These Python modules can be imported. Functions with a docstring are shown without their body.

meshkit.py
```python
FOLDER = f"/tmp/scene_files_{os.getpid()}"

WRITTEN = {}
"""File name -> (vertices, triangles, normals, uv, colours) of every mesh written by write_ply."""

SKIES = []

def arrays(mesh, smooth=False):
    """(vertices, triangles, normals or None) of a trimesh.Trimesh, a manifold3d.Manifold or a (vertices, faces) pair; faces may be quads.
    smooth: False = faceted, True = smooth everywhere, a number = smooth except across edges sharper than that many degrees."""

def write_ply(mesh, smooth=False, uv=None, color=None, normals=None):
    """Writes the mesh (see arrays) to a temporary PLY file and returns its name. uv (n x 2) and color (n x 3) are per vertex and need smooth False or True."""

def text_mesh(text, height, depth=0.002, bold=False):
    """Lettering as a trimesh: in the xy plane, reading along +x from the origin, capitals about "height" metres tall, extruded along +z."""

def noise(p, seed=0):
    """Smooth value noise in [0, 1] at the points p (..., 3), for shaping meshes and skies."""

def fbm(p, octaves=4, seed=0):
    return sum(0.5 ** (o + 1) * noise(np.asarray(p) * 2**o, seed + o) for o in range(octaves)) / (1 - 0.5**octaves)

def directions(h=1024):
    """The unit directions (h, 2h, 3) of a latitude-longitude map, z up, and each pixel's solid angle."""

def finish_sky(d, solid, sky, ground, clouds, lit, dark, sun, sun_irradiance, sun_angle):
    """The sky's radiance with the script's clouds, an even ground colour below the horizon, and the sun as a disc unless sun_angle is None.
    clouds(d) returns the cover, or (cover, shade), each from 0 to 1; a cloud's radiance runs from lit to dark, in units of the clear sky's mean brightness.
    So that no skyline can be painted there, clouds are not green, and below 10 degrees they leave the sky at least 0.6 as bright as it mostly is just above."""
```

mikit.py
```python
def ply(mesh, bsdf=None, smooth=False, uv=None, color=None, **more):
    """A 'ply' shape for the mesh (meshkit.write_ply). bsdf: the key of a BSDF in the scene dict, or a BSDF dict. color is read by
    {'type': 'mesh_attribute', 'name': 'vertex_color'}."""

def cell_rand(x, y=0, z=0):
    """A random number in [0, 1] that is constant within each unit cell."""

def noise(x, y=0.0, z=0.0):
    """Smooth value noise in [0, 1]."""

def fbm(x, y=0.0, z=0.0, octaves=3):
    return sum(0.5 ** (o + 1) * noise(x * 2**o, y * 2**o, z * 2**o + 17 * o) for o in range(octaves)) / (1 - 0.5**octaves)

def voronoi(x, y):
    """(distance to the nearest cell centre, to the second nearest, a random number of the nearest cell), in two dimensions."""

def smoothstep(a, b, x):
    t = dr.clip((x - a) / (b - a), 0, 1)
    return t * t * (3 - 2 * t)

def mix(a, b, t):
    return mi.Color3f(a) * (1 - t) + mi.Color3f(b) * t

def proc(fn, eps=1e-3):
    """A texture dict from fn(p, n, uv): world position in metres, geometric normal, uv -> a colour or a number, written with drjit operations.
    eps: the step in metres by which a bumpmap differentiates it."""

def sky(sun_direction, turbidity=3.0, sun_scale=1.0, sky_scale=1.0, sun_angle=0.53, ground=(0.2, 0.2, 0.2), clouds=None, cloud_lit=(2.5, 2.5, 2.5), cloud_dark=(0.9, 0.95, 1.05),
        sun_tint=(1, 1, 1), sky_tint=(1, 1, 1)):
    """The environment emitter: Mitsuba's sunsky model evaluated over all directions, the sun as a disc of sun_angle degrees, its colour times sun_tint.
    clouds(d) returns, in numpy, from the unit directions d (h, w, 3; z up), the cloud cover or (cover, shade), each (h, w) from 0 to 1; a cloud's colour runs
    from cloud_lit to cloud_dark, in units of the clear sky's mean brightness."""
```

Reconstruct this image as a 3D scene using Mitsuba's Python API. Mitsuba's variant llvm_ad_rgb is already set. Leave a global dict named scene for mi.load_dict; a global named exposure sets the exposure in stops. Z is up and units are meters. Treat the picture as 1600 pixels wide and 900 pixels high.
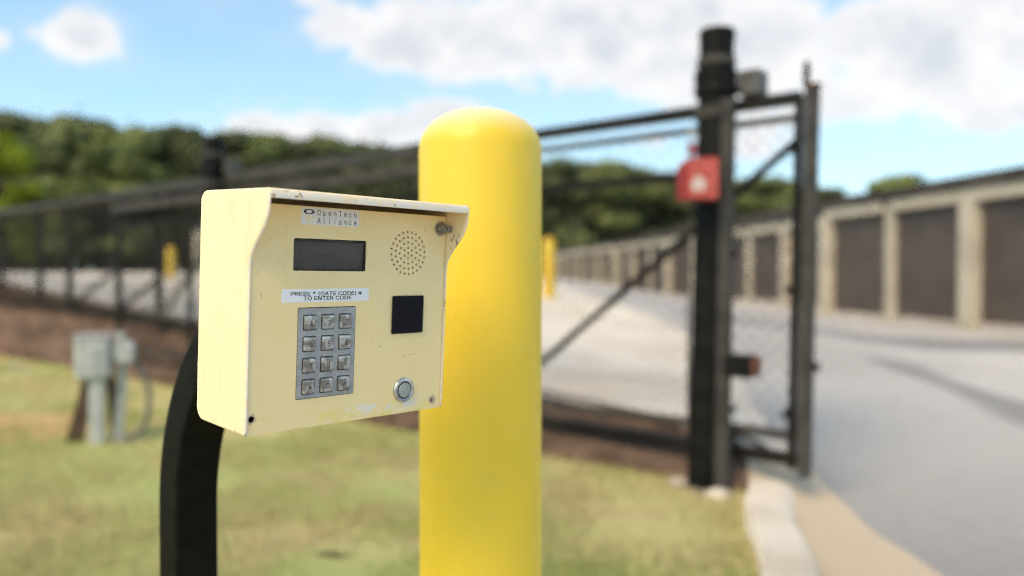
import math, random
import numpy as np, trimesh, manifold3d as m3, shapely
from shapely.geometry import Polygon, Point, box as sbox
import drjit as dr
import mitsuba as mi
import mikit, meshkit
from mikit import proc, fbm, noise, smoothstep, mix

T = mi.ScalarTransform4f
rng = np.random.default_rng(7)
random.seed(7)
scene, labels = {}, {}

# ------------------------------------------------------------------ camera, sky, exposure
F = 1231.0                                   # focal length in pixels of the 1600 px photograph
PITCH = math.atan(20 / F)
CAM = np.array([0, 0, 1.1])
scene['camera'] = {'type': 'thinlens', 'fov': math.degrees(2 * math.atan(800 / F)), 'fov_axis': 'x',
                   'aperture_radius': 0.0068, 'focus_distance': 0.785, 'near_clip': 0.05, 'far_clip': 2000.0,
                   'to_world': T().look_at(origin=CAM.tolist(), target=[0, math.cos(PITCH), 1.1 - math.sin(PITCH)], up=[0, 0, 1])}
exposure = 2.76


def azel(px, py):
    return math.degrees(math.atan2(px - 800, F)), math.degrees(math.atan2(430 - py, math.hypot(px - 800, F)))


# cumulus banks: azimuth (degrees right of the view axis), elevation, half widths, weight
BANKS = []
for px, py, rx, ry, wt in [(130, 66, 74, 40, 1.05), (150, 48, 46, 30, .8), (2, 62, 22, 16, .9),
                           (500, 4, 55, 14, .75), (545, 45, 66, 34, 1), (620, 62, 90, 50, 1), (600, 20, 30, 22, .7),
                           (760, 70, 150, 62, 1.1), (900, 50, 190, 80, 1.2), (1020, 95, 170, 62, 1.1), (820, 138, 60, 18, .8),
                           (1160, 90, 130, 95, 1.2), (1090, 20, 120, 40, .9), (1215, 130, 130, 62, 1.0), (1420, 75, 190, 84, 1.2),
                           (1540, 40, 170, 80, 1.2), (1360, 160, 130, 40, .9), (1520, 165, 130, 38, 1.0), (1640, 150, 120, 60, 1),
                           (420, 205, 76, 24, 1), (520, 198, 80, 22, .9), (600, 204, 70, 30, 1.1), (700, 190, 72, 38, 1.1), (735, 215, 90, 40, 1),
                           (1180, 225, 55, 32, 1), (1010, 222, 45, 20, .7), (960, 190, 26, 9, .6)]:
    az, el = azel(px, py)
    c = math.cos(math.radians(az))
    BANKS.append((az, el, math.degrees(rx / F) * c * c, math.degrees(ry / F) * c, wt))


def clouds(d):
    az = np.degrees(np.arctan2(d[..., 0], d[..., 1]))
    el = np.degrees(np.arcsin(np.clip(d[..., 2], -1, 1)))
    q = d / np.maximum(np.abs(d[..., 2:3]) + .22, .05)
    big = meshkit.fbm(q * 1.7 + 3.1, 5, seed=4)
    fine = meshkit.fbm(d * 26, 5, seed=9) - .5
    finer = meshkit.fbm(d * 75, 4, seed=12) - .5
    s = np.zeros(az.shape)
    for a, e, ra, re, wt in BANKS:
        da = (az - a) / ra
        de = (el - e) / re
        s = np.maximum(s, wt * np.exp(-.75 * (da * da + de * de))) + .16 * wt * np.exp(-.75 * (da * da + de * de))
    # everywhere else the same broken cumulus goes on
    out = np.clip((np.abs(az) - 33) / 14, 0, 1) + np.clip((el - 19) / 10, 0, 1)
    s = s + np.clip(out, 0, 1) * np.clip((big - .46) * 3.2, 0, 1)
    mid = meshkit.fbm(d * np.array([9, 9, 17]) + 5, 4, seed=31) - .5
    s = s + mid * 1.0 + fine * .8 + finer * .45
    cover = np.clip((s - .36) / .52, 0, 1)
    cover = cover * cover * (3 - 2 * cover)
    cover = np.maximum(cover, 0.09 + .2 * np.clip(s + .2, 0, 1) + .12 * np.clip(1 - el / 14, 0, 1))
    shade = np.clip((s - .75) * .75 + fine * 1.5 + .12, 0, 1)
    return cover * .95, shade


SUN = (-.40, -.61, .68)
scene['sky'] = mikit.sky(SUN, turbidity=2.4, sun_scale=.32, sun_angle=32, sky_scale=1.0, clouds=clouds,
                         cloud_lit=(1.88, 1.84, 1.82), cloud_dark=(1.36, 1.41, 1.5), sky_tint=(.96, 1.05, .91), sun_tint=(1.02, .96, .86))


# ------------------------------------------------------------------ helpers
def at(px, py, Y):
    """Where the surveyed pixel of the photograph lies at distance Y."""
    x, d = (px - 800) / F, (py - 450) / F
    r = np.array([x, math.cos(PITCH) - d * math.sin(PITCH), -math.sin(PITCH) - d * math.cos(PITCH)])
    return CAM + r * (Y / r[1])


def key_of(name):
    k, i = name, 0
    while k in scene or any(x.startswith(k + '__') for x in scene) or k in labels:
        i += 1
        k = f'{name}_{i:03d}'
    return k


def thing(name, label, cat, group=None, kind=None):
    k = key_of(name)
    labels[k] = {'label': label, 'category': cat}
    if group: labels[k]['group'] = group
    if kind: labels[k]['kind'] = kind
    return k


def part(parent, name, mesh, mat, smooth=False, label=None, kind=None, **kw):
    k = key_of(f'{parent}__{name}')
    scene[k] = mikit.ply(mesh, mat, smooth=smooth, **kw)
    if label or kind:
        labels[k] = {}
        if label: labels[k]['label'] = label
        if kind: labels[k]['kind'] = kind
    return k


def single(name, mesh, mat, label, cat, smooth=False, group=None, kind=None, **kw):
    k = thing(name, label, cat, group, kind)
    scene[k] = mikit.ply(mesh, mat, smooth=smooth, **kw)
    return k


def cat_(ms):
    return trimesh.util.concatenate(ms)


def frame_mesh(mesh, O, X, Y, Z):
    M = np.eye(4)
    M[:3, 0], M[:3, 1], M[:3, 2], M[:3, 3] = X, Y, Z, O
    m = mesh.copy()
    m.apply_transform(M)
    return m


def bx(x0, x1, y0, y1, z0, z1, ch=0.0):
    """Box with chamfered edges."""
    if ch <= 0:
        m = trimesh.creation.box((x1 - x0, y1 - y0, z1 - z0))
        m.apply_translation(((x0 + x1) / 2, (y0 + y1) / 2, (z0 + z1) / 2))
        return m
    P = []
    for sx in (0, 1):
        for sy in (0, 1):
            for sz in (0, 1):
                c = np.array([(x0, x1)[sx], (y0, y1)[sy], (z0, z1)[sz]], float)
                i = np.array([1 - 2 * sx, 1 - 2 * sy, 1 - 2 * sz]) * ch
                for a in range(3):
                    q = c + i
                    q[a] = c[a]
                    P.append(q)
    return trimesh.convex.convex_hull(np.array(P))


def tube(p0, p1, r, n=14, r1=None):
    p0, p1 = np.asarray(p0, float), np.asarray(p1, float)
    return loft([p0, p1], [r, r if r1 is None else r1], n)


def loft(pts, radii, n=14, caps=True):
    pts = np.asarray(pts, float)
    V, Fc = [], []
    up = np.array([0, 0, 1.0])
    a = None
    for i, p in enumerate(pts):
        d = pts[min(i + 1, len(pts) - 1)] - pts[max(i - 1, 0)]
        d /= np.linalg.norm(d)
        if a is None:
            a = np.cross(d, up if abs(d[2]) < .9 else [1, 0, 0])
        a = a - d * (a @ d)
        a /= np.linalg.norm(a)
        b = np.cross(d, a)
        th = np.arange(n) * 2 * np.pi / n
        V.append(p + radii[i] * (np.outer(np.cos(th), a) + np.outer(np.sin(th), b)))
    m = len(pts)
    V = np.vstack(V)
    for i in range(m - 1):
        for j in range(n):
            k = (j + 1) % n
            Fc += [[i * n + j, i * n + k, (i + 1) * n + k], [i * n + j, (i + 1) * n + k, (i + 1) * n + j]]
    if caps:
        c0, c1 = len(V), len(V) + 1
        V = np.vstack([V, pts[:1], pts[-1:]])
        for j in range(n):
            k = (j + 1) % n
            Fc += [[c0, k, j], [c1, (m - 1) * n + j, (m - 1) * n + k]]
    return trimesh.Trimesh(V, Fc, process=False)


def bar(p0, p1, w, h, X=None, ch=.004):
    """Square tube from p0 to p1, w wide along X, h thick across it."""
    p0, p1 = np.asarray(p0, float), np.asarray(p1, float)
    d = p1 - p0
    L = np.linalg.norm(d)
    d = d / L
    X = np.array([0, 0, 1.0]) if X is None else np.asarray(X, float)
    X = X - d * (X @ d)
    X /= np.linalg.norm(X)
    return frame_mesh(bx(-w / 2, w / 2, -h / 2, h / 2, 0, L, ch), p0, X, np.cross(d, X), d)


def lathe(profile, n=40):
    """profile [(r, z)] revolved about z."""
    profile = np.asarray(profile, float)
    th = np.arange(n) * 2 * np.pi / n
    V = np.vstack([np.column_stack([r * np.cos(th), r * np.sin(th), np.full(n, z)]) for r, z in profile])
    Fc = []
    for i in range(len(profile) - 1):
        for j in range(n):
            k = (j + 1) % n
            Fc += [[i * n + j, i * n + k, (i + 1) * n + k], [i * n + j, (i + 1) * n + k, (i + 1) * n + j]]
    m = trimesh.Trimesh(V, Fc, process=False)
    m.merge_vertices()
    m.update_faces(m.nondegenerate_faces())
    return m


def extrude(poly, h):
    ms = [trimesh.creation.extrude_polygon(g, h, engine='earcut') for g in getattr(poly, 'geoms', [poly])]
    return cat_(ms)


def grid_mesh(P):
    """(a, b, 3) array of points to a sheet."""
    a, b = P.shape[:2]
    i = np.arange(a * b).reshape(a, b)
    q = np.stack([i[:-1, :-1], i[1:, :-1], i[1:, 1:], i[:-1, 1:]], -1).reshape(-1, 4)
    f = np.vstack([q[:, [0, 1, 2]], q[:, [0, 2, 3]]])
    V = P.reshape(-1, 3)
    m = trimesh.Trimesh(V, f, process=False)
    if m.face_normals[:, 2].mean() < 0:
        m.invert()
    return m


def ss(a, b, x):
    t = np.clip((x - a) / (b - a), 0, 1)
    return t * t * (3 - 2 * t)


# ------------------------------------------------------------------ materials
def mat(name, fn_or_rgb, rough=.6, spec=.5, metal=0.0, **more):
    col = fn_or_rgb if isinstance(fn_or_rgb, dict) else {'type': 'rgb', 'value': list(fn_or_rgb)}
    scene[name] = {'type': 'twosided', 'bsdf': {'type': 'principled', 'base_color': col, 'roughness': rough, 'specular': spec, 'metallic': metal, **more}}


def speckle(c0, c1, s, lo=.35, hi=.65, oct=3, warp=1.0):
    def fn(p, n, uv):
        return mix(c0, c1, smoothstep(lo, hi, fbm(p.x * s, p.y * s, p.z * s * warp, oct)))
    return proc(fn)


def bumped(name, h, scale, oct=3):
    inner = scene[name]['bsdf']
    scene[name] = {'type': 'twosided', 'bsdf': {'type': 'bumpmap', 'tex': proc(lambda p, n, uv: fbm(p.x * h, p.y * h, p.z * h, oct), eps=.3 / h), 'scale': scale, 'bsdf': inner}}


mat('m_black_paint', speckle((.005, .0047, .0047), (.010, .0094, .009), 14), .55, .14)
mat('m_faded_black', speckle((.042, .038, .034), (.068, .062, .055), 9), .6, .25)
mat('m_tube', speckle((.040, .038, .035), (.062, .058, .053), 9), .6, .25)
mat('m_wire', (.022, .021, .021), .6, .3)
mat('m_rail', speckle((.007, .006, .006), (.016, .014, .012), 5), .55, .18)
mat('m_grey_cover', speckle((.075, .075, .073), (.12, .12, .117), 12), .55, .3)
mat('m_galv', speckle((.42, .43, .42), (.52, .53, .51), 20), .55, .4, .1)
mat('m_galv_dull', (.27, .26, .24), .6)
mat('m_grey_plastic', (.34, .36, .36), .5)
mat('m_conduit', (.13, .13, .13), .5, .3)
mat('m_rust', speckle((.1, .035, .02), (.2, .08, .045), 60), .8)
mat('m_footing', speckle((.2, .16, .12), (.34, .28, .22), 12), .9, .2)
mat('m_wood', speckle((.035, .022, .014), (.1, .062, .04), 18), .85)
mat('m_red', speckle((.44, .075, .055), (.52, .10, .075), 30), .5)
mat('m_dark_red', (.3, .022, .02), .5)
mat('m_white', (.62, .52, .48), .6, .3)
mat('m_concrete', speckle((.49, .435, .36), (.62, .56, .48), 2.2), .85)
mat('m_curb', speckle((.52, .45, .355), (.66, .59, .495), 3.0), .85)
mat('m_gutter', speckle((.52, .43, .31), (.66, .57, .455), 2.0), .85)
mat('m_beige', speckle((.44, .385, .295), (.53, .47, .37), 1.3), .8)
mat('m_door', speckle((.075, .058, .047), (.092, .072, .059), 1.2), .6)
mat('m_roof', speckle((.055, .045, .036), (.085, .07, .057), 2.0), .7, .3)
mat('m_slab', speckle((.42, .36, .31), (.55, .48, .42), 1.5), .85)
mat('m_yellow_far', speckle((.72, .46, .03), (.8, .55, .06), 6), .5)


def asphalt_fn(p, n, uv):
    a = fbm(p.x * .35, p.y * .35, 0, 4)
    g = fbm(p.x * 22, p.y * 22, 0, 2)
    c = mix((.315, .30, .283), (.40, .383, .362), smoothstep(.3, .7, a * .75 + g * .25))
    # darker strips across the drive and a darker near stretch
    w = 1.1 * (fbm(p.x * .6, p.y * .6, 3, 3) - .5)

    def seg(x0, y0, x1, y1):
        dx, dy = x1 - x0, y1 - y0
        t = dr.clip(((p.x - x0) * dx + (p.y - y0) * dy) / (dx * dx + dy * dy), 0, 1)
        return dr.sqrt(dr.square(p.x - x0 - t * dx) + dr.square(p.y - y0 - t * dy))

    d1 = dr.minimum(dr.minimum(seg(3.2, 12.7, 4.7, 11.9), seg(4.7, 11.9, 5.5, 10.9)), dr.minimum(seg(5.5, 10.9, 8.3, 12.6), seg(8.3, 12.6, 15, 15)))
    d2 = dr.minimum(dr.minimum(seg(3.95, 8.2, 3.78, 7.1), seg(3.78, 7.1, 3.7, 5.6)), seg(3.7, 5.6, 4.1, 3.0))
    d3 = seg(1.8, 15.0, 6.0, 15.2)
    s1 = smoothstep(1.15, .3, d1 + w)
    s2 = smoothstep(.36, .08, d2 + .35 * w) * .85
    s3 = smoothstep(1.0, .1, d3 + w) * .7
    near = smoothstep(6.3, 2.4, p.y + .35 * p.x + 2.5 * w) * .5
    c = mix(c, (.13, .13, .132), dr.clip(dr.maximum(dr.maximum(s1, s2), s3) * .78, 0, 1))
    return mix(c, (.20, .192, .184), near)


mat('m_asphalt', proc(asphalt_fn), .85)


def lawn_fn(p, n, uv):
    a = fbm(p.x * .9, p.y * .9, 0, 4)
    b = fbm(p.x * 3.1 + 7, p.y * 3.1, 2, 3)
    c = mix((.44, .40, .18), (.34, .375, .135), smoothstep(.42, .62, a))
    c = mix(c, (.42, .31, .17), smoothstep(.55, .72, b) * .5)
    bare = smoothstep(.45, .57, fbm(p.x * .55 + 3, p.y * .55, 5, 3)) * smoothstep(-1.0, -2.6, p.x) * smoothstep(4.4, 5.6, p.y)
    return mix(c, (.55, .32, .17), bare * .85)


mat('m_lawn', proc(lawn_fn), .95, .2)


def bank_fn(p, n, uv):
    a = fbm(p.x * 2.3, p.y * 2.3, p.z * 5, 4)
    b = fbm(p.x * 14, p.y * 14, p.z * 14, 3)
    return mix(mix((.085, .055, .04), (.165, .108, .08), smoothstep(.35, .65, a)), (.2, .14, .10), smoothstep(.55, .75, b) * .6)


mat('m_bank', proc(bank_fn), .95, .2)
mat('m_ground', speckle((.09, .085, .035), (.14, .12, .06), .3), .95, .2)


def bollard_fn(p, n, uv):
    a = fbm(p.x * 9, p.y * 9, p.z * 2.5, 3)
    c = mix((.84, .585, .036), (.87, .62, .048), a)
    scuff = smoothstep(.62, .74, fbm(p.x * 30, p.y * 30, p.z * 60, 3)) * .05
    c = mix(c, (.8, .7, .4), scuff)
    # sleeve colour paled at the crown to imitate a fade into the sky
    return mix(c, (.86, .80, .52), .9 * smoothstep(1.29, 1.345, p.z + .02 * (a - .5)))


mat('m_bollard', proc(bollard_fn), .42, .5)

# ------------------------------------------------------------------ the lie of the land
P1 = np.array([1.0, 3.98])
ET, ES = np.array([-.768, .641]), np.array([.641, .768])
ET, ES = ET / np.linalg.norm(ET), ES / np.linalg.norm(ES)


def ts(x, y):
    dx, dy = x - P1[0], y - P1[1]
    return dx * ET[0] + dy * ET[1], dx * ES[0] + dy * ES[1]


def H(x, y):
    """Height of the yard behind the fence: a ramp that climbs to the left and back."""
    t, s = ts(x, y)
    plane = .235 - .034 * (x - 1) + .062 * (y - 3.98)
    plane = np.where(plane > .9, .9 + .27 * np.tanh((plane - .9) / .27), plane)
    k = ss(-.05, .55, -t)
    ramp = (1 - k) * ss(-.02, .3, s + np.maximum(t, 0)) + k * ss(.2, 3.6, s)
    return plane * ss(9.5, -1, x) * np.clip(ramp, 0, 1) * ss(-.5, .3, s + 1e-6)


def fp(t, s, z):
    q = P1 + ET * t + ES * s
    return np.array([q[0], q[1], z])


# ground: one sheet to the horizon
gx = np.concatenate([-np.geomspace(400, 12, 18), np.linspace(-10, 12, 56), np.geomspace(14, 400, 16)])
gy = np.concatenate([-np.geomspace(200, 4, 10), np.linspace(-3, 20, 58), np.geomspace(22, 600, 26)])
X, Y = np.meshgrid(gx, gy, indexing='ij')
tg, sg = ts(X, Y)
keep_low = np.where(tg > -.3, ss(.7, 1.5, sg), 1)
single('ground', grid_mesh(np.stack([X, Y, H(X, Y) * keep_low - .09], -1)), 'm_ground', 'rough ground under the yard and reaching to the trees', 'ground', True, kind='structure')

# asphalt drive and yard
ax = np.concatenate([np.linspace(-45, -8, 12), np.linspace(-6, 12, 60), np.linspace(14, 60, 12)])
ay = np.concatenate([np.linspace(-30, -3, 8), np.linspace(-2, 20, 74), np.linspace(22, 76, 30)])
X, Y = np.meshgrid(ax, ay, indexing='ij')
road = grid_mesh(np.stack([X, Y, H(X, Y) - .02], -1))
ft, fs = ts(*road.vertices[road.faces][:, :, :2].transpose(2, 0, 1))
road.update_faces(~((ft.max(1) > -.12) & (fs.min(1) < .45) & (fs.max(1) > -.3)))
single('asphalt_road', road, 'm_asphalt', 'pale sun bleached asphalt drive running past the storage units', 'road', True, kind='structure')

# concrete apron on the raised yard behind the gate
U, V = np.meshgrid(np.linspace(0, 1, 90), np.linspace(0, 1, 70), indexing='ij')
tt = 13.5 - 13.75 * U
fx, fy = P1[0] + ET[0] * tt + ES[0] * .33, P1[1] + ET[1] * tt + ES[1] * .33
bxk, byk = -26 + 27.1 * U, 30 - 14.5 * U ** .8
AX = fx + (bxk - fx) * V + .75 * np.sin(np.pi * V) * U ** 6
AY = fy + (byk - fy) * V
single('concrete_apron', grid_mesh(np.stack([AX, AY, H(AX, AY) + .004], -1)), 'm_concrete', 'pale beige concrete apron sloping up behind the sliding gate', 'pavement', True, kind='structure')

# curb and gutter, swept along the edge of the island
ctrl = np.array([(1.36, 5.1), (1.29, 4.6), (1.22, 4.12), (1.16, 3.85), (1.01, 3.40), (.945, 3.04), (.82, 2.57), (.62, 1.95), (.42, 1.35), (.2, .75), (-.1, .15), (-.55, -.45), (-1.3, -1.15), (-3.2, -2.4), (-7, -4)])
from scipy.interpolate import make_interp_spline
cl = np.concatenate([[0], np.cumsum(np.linalg.norm(np.diff(ctrl, axis=0), axis=1))])
spl = make_interp_spline(cl, ctrl, k=3)
sv = np.linspace(0, cl[-1], 160)
C = spl(sv)
dC = spl.derivative()(sv)
dC /= np.linalg.norm(dC, axis=1, keepdims=True)
Rn = np.column_stack([-dC[:, 1], dC[:, 0]])            # to the road side
if Rn[30, 0] < 0: Rn = -Rn


def sweep(section_fn, start=0):
    P = []
    for i in range(len(sv)):
        if sv[i] < start: continue
        P.append([(C[i, 0] + Rn[i, 0] * d, C[i, 1] + Rn[i, 1] * d, z + float(H(C[i, 0] + Rn[i, 0] * d, C[i, 1] + Rn[i, 1] * d))) for d, z in section_fn(sv[i])])
    return grid_mesh(np.array(P))


rise = lambda s: .012 + .108 * ss(.75, 1.9, s)
single('curb', sweep(lambda s: [(0, -.05), (0, rise(s) - .012), (.012, rise(s)), (.13, rise(s)), (.165, rise(s) - .012), (.19, rise(s) * .62), (.205, .02), (.22, -.01)], 1.12),
       'm_curb', 'pale concrete curb bending round the grass island', 'curb', 35, kind='structure')
gw = lambda s: np.clip(.14 + (s - .78) * .22, .10, .52)
single('gutter', sweep(lambda s: [(.006 + .208 * ss(1.15, 1.5, s), .008), (.214 + gw(s) * .5, .000), (.214 + gw(s) - .01, .004), (.214 + gw(s), -.03)], .62),
       'm_gutter', 'buff concrete gutter between the curb and the asphalt', 'gutter', 35, kind='structure')

# lawn
lx = [C[i] for i in range(len(C))]
lawn_poly = Polygon([tuple(c + 0.004 * (-Rn[i])) for i, c in enumerate(C) if ts(*c)[1] < .1] + [(-45, -20), tuple(P1 + ET * 60 + ES * .1), tuple(P1 + ET * -.1 + ES * .1)]).buffer(0)
lg = []
step = .12
xs, ys = np.arange(-9, 1.6, step), np.arange(-2.4, 11.6, step)
near_poly = lawn_poly.intersection(sbox(-9, -2.4, 1.6, 11.6))
far_poly = lawn_poly.difference(sbox(-9, -2.4, 1.6, 11.6))


def fill(poly, s):
    out = []
    for g in getattr(poly, 'geoms', [poly]):
        v, f = trimesh.creation.triangulate_polygon(g, engine='earcut')
        m = trimesh.Trimesh(np.column_stack([v, np.zeros(len(v))]), f, process=False)
        v, f = trimesh.remesh.subdivide_to_size(m.vertices, m.faces, s, max_iter=14)
        out.append(trimesh.Trimesh(v, f))
    m = cat_(out)
    m.merge_vertices()
    if m.face_normals[:, 2].mean() < 0: m.invert()
    return m


def lawn_z(x, y):
    p = np.stack([x, y, np.zeros_like(x)], -1)
    return .018 + .022 * (meshkit.fbm(p * 1.4, 3, 3) - .4)


lm = cat_([fill(near_poly, .35), fill(far_poly, 6)])
v = lm.vertices.copy()
v[:, 2] = lawn_z(v[:, 0], v[:, 1])
lm = trimesh.Trimesh(v, lm.faces, process=False)
single('lawn', lm, 'm_lawn', 'thin yellow green lawn of the island with bare clay patches', 'lawn', True, kind='structure')

# eroded bank under the fence
tb = np.linspace(-.16, 40, 240)
tb = np.concatenate([np.linspace(-.16, 14, 200), np.linspace(14.4, 42, 40)])
sb = np.linspace(0, 1, 12)
TB, SB = np.meshgrid(tb, sb, indexing='ij')
S = .02 + .40 * SB
BX, BY = P1[0] + ET[0] * TB + ES[0] * S, P1[1] + ET[1] * TB + ES[1] * S
top = H(P1[0] + ET[0] * TB + ES[0] * .42, P1[1] + ET[1] * TB + ES[1] * .42) + .010
nz = meshkit.fbm(np.stack([BX * 3, BY * 3, SB * 2], -1), 4, 5) - .5
BZ = .012 + top * np.clip(SB + .5 * nz * np.sin(np.pi * SB), 0, 1) ** .75 - .002
shift = .12 * nz * np.sin(np.pi * SB)
single('earth_bank', grid_mesh(np.stack([BX + ES[0] * shift, BY + ES[1] * shift, BZ], -1)), 'm_bank', 'brown eroded earth bank along the foot of the fence', 'bank', True, kind='structure')

# ------------------------------------------------------------------ storage buildings
def storage_building(name, label, A, B, pitch, depth, eave, proud, first=0, base=None, rise_=.9, door_top=2.62):
    A, B = np.array(A, float), np.array(B, float)
    L = np.linalg.norm(B - A)
    d = (B - A) / L
    n = np.array([-d[1], d[0]])
    if n[0] > 0: n = -n                                   # the front faces the drive
    D3, N3, Z3 = np.array([*d, 0]), np.array([*n, 0]), np.array([0, 0, 1.0])
    O = np.array([*A, 0.0])
    k = thing(name, label, 'storage building', 'storage unit buildings along the drive')
    put = lambda m: frame_mesh(m, O, D3, -N3, Z3)          # x along the front, y into the building
    zb = lambda x: float(H(*(A + d * x))) if base is None else base
    part(k, 'wall', put(bx(0, L, .16, depth, -.3, eave - .05)), 'm_beige')
    part(k, 'slab', put(bx(-.05, L + .05, -.02, depth, -.3, zb(L / 2) + .13, .01)), 'm_slab')
    hd = eave - door_top - .22
    cnt = int(L / pitch + 1.001)
    for i in range(cnt):
        x = i * pitch
        pr = proud and (i + first) % 2 == 0
        w = .40 if pr else .34
        part(k, 'column', put(bx(x - w / 2, x + w / 2, -.16 if pr else -.03, .17, -.05 + zb(x), door_top - .003 if pr else eave - .24, .012)), 'm_beige')
        if i < cnt - 1:
            z0 = zb(x + pitch / 2) + .13
            part(k, 'header', put(bx(x + (.172 if proud and not pr else .002), x + pitch - (.172 if proud and pr else .002), -.13, .158, door_top, eave - .22, .012)), 'm_beige')
            # ribbed roll-up door
            W = pitch - .36
            m = int((door_top - z0) / .075)
            zz = np.linspace(z0, door_top, m * 4 + 1)
            yy = .085 - .007 * np.abs(np.sin(np.arange(m * 4 + 1) * np.pi / 4))
            G = np.stack([np.stack([np.full_like(zz, x + .18), yy, zz], -1), np.stack([np.full_like(zz, x + .18 + W), yy, zz], -1)])
            g = grid_mesh(G)
            dk = part(k, 'door', put(g), 'm_door', True)
            part(dk, 'bottom_rail', put(bx(x + .19, x + .17 + W, .05, .1, z0, z0 + .07, .006)), 'm_door')
    part(k, 'fascia', put(bx(-.12, L + .12, -.20, -.12, eave - .235, eave + .01, .012)), 'm_roof')
    # low standing seam roof
    rp = Polygon([(-.24, eave + .012), (depth / 2, eave + rise_), (depth + .3, eave + .012), (depth + .3, eave - .03), (-.13, eave - .03)])
    m = extrude(rp, L + .3)
    rm = frame_mesh(m, [-.15, 0, 0], [0, 1, 0], [0, 0, 1], [1, 0, 0])
    rf = part(k, 'roof', put(rm), 'm_roof')
    part(k, 'soffit', put(bx(-.1, L + .1, -.118, .17, eave - .217, eave - .19)), 'm_roof')
    seams = [bar((x, .3, eave + .025 + rise_ * .1), (x, depth / 2, eave + rise_ + .02), .03, .03) for x in np.arange(.2, L, .6)]
    part(rf, 'seam', put(cat_(seams)), 'm_roof', kind='stuff')
    return k


bl = lambda y: (9.5 - .163 * (y - 16.3), y)
storage_building('storage_building', 'nearest beige storage building with wide brown roll-up doors, right of the gate', bl(11.04), bl(21.56), 2.63 * math.hypot(1, .163), 9, 3.13, True, 0, base=0.0, rise_=.25)
b2 = lambda y: (9.0 - .141 * (y - 30), y)
p2 = 2.97 * math.hypot(1, .141)
storage_building('storage_building', 'second beige storage building, farther along the drive behind the gate nose', b2(24.06), b2(24.06 + 2.97 * 8), p2, 9, 3.17, True, 1, rise_=1.0)
storage_building('storage_building', 'farthest row of storage units on the right, seen through the gate wire', b2(49.3), b2(49.3 + 2.97 * 7), p2, 9, 3.22, True, 1, rise_=.6)
storage_building('storage_building', 'pale storage building far off behind the left fence, mostly hidden by the keypad', (-18.4, 46), (-5.0, 43.3), 3.4, 8, 3.9, False, 0, base=1.17, door_top=3.2)

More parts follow.
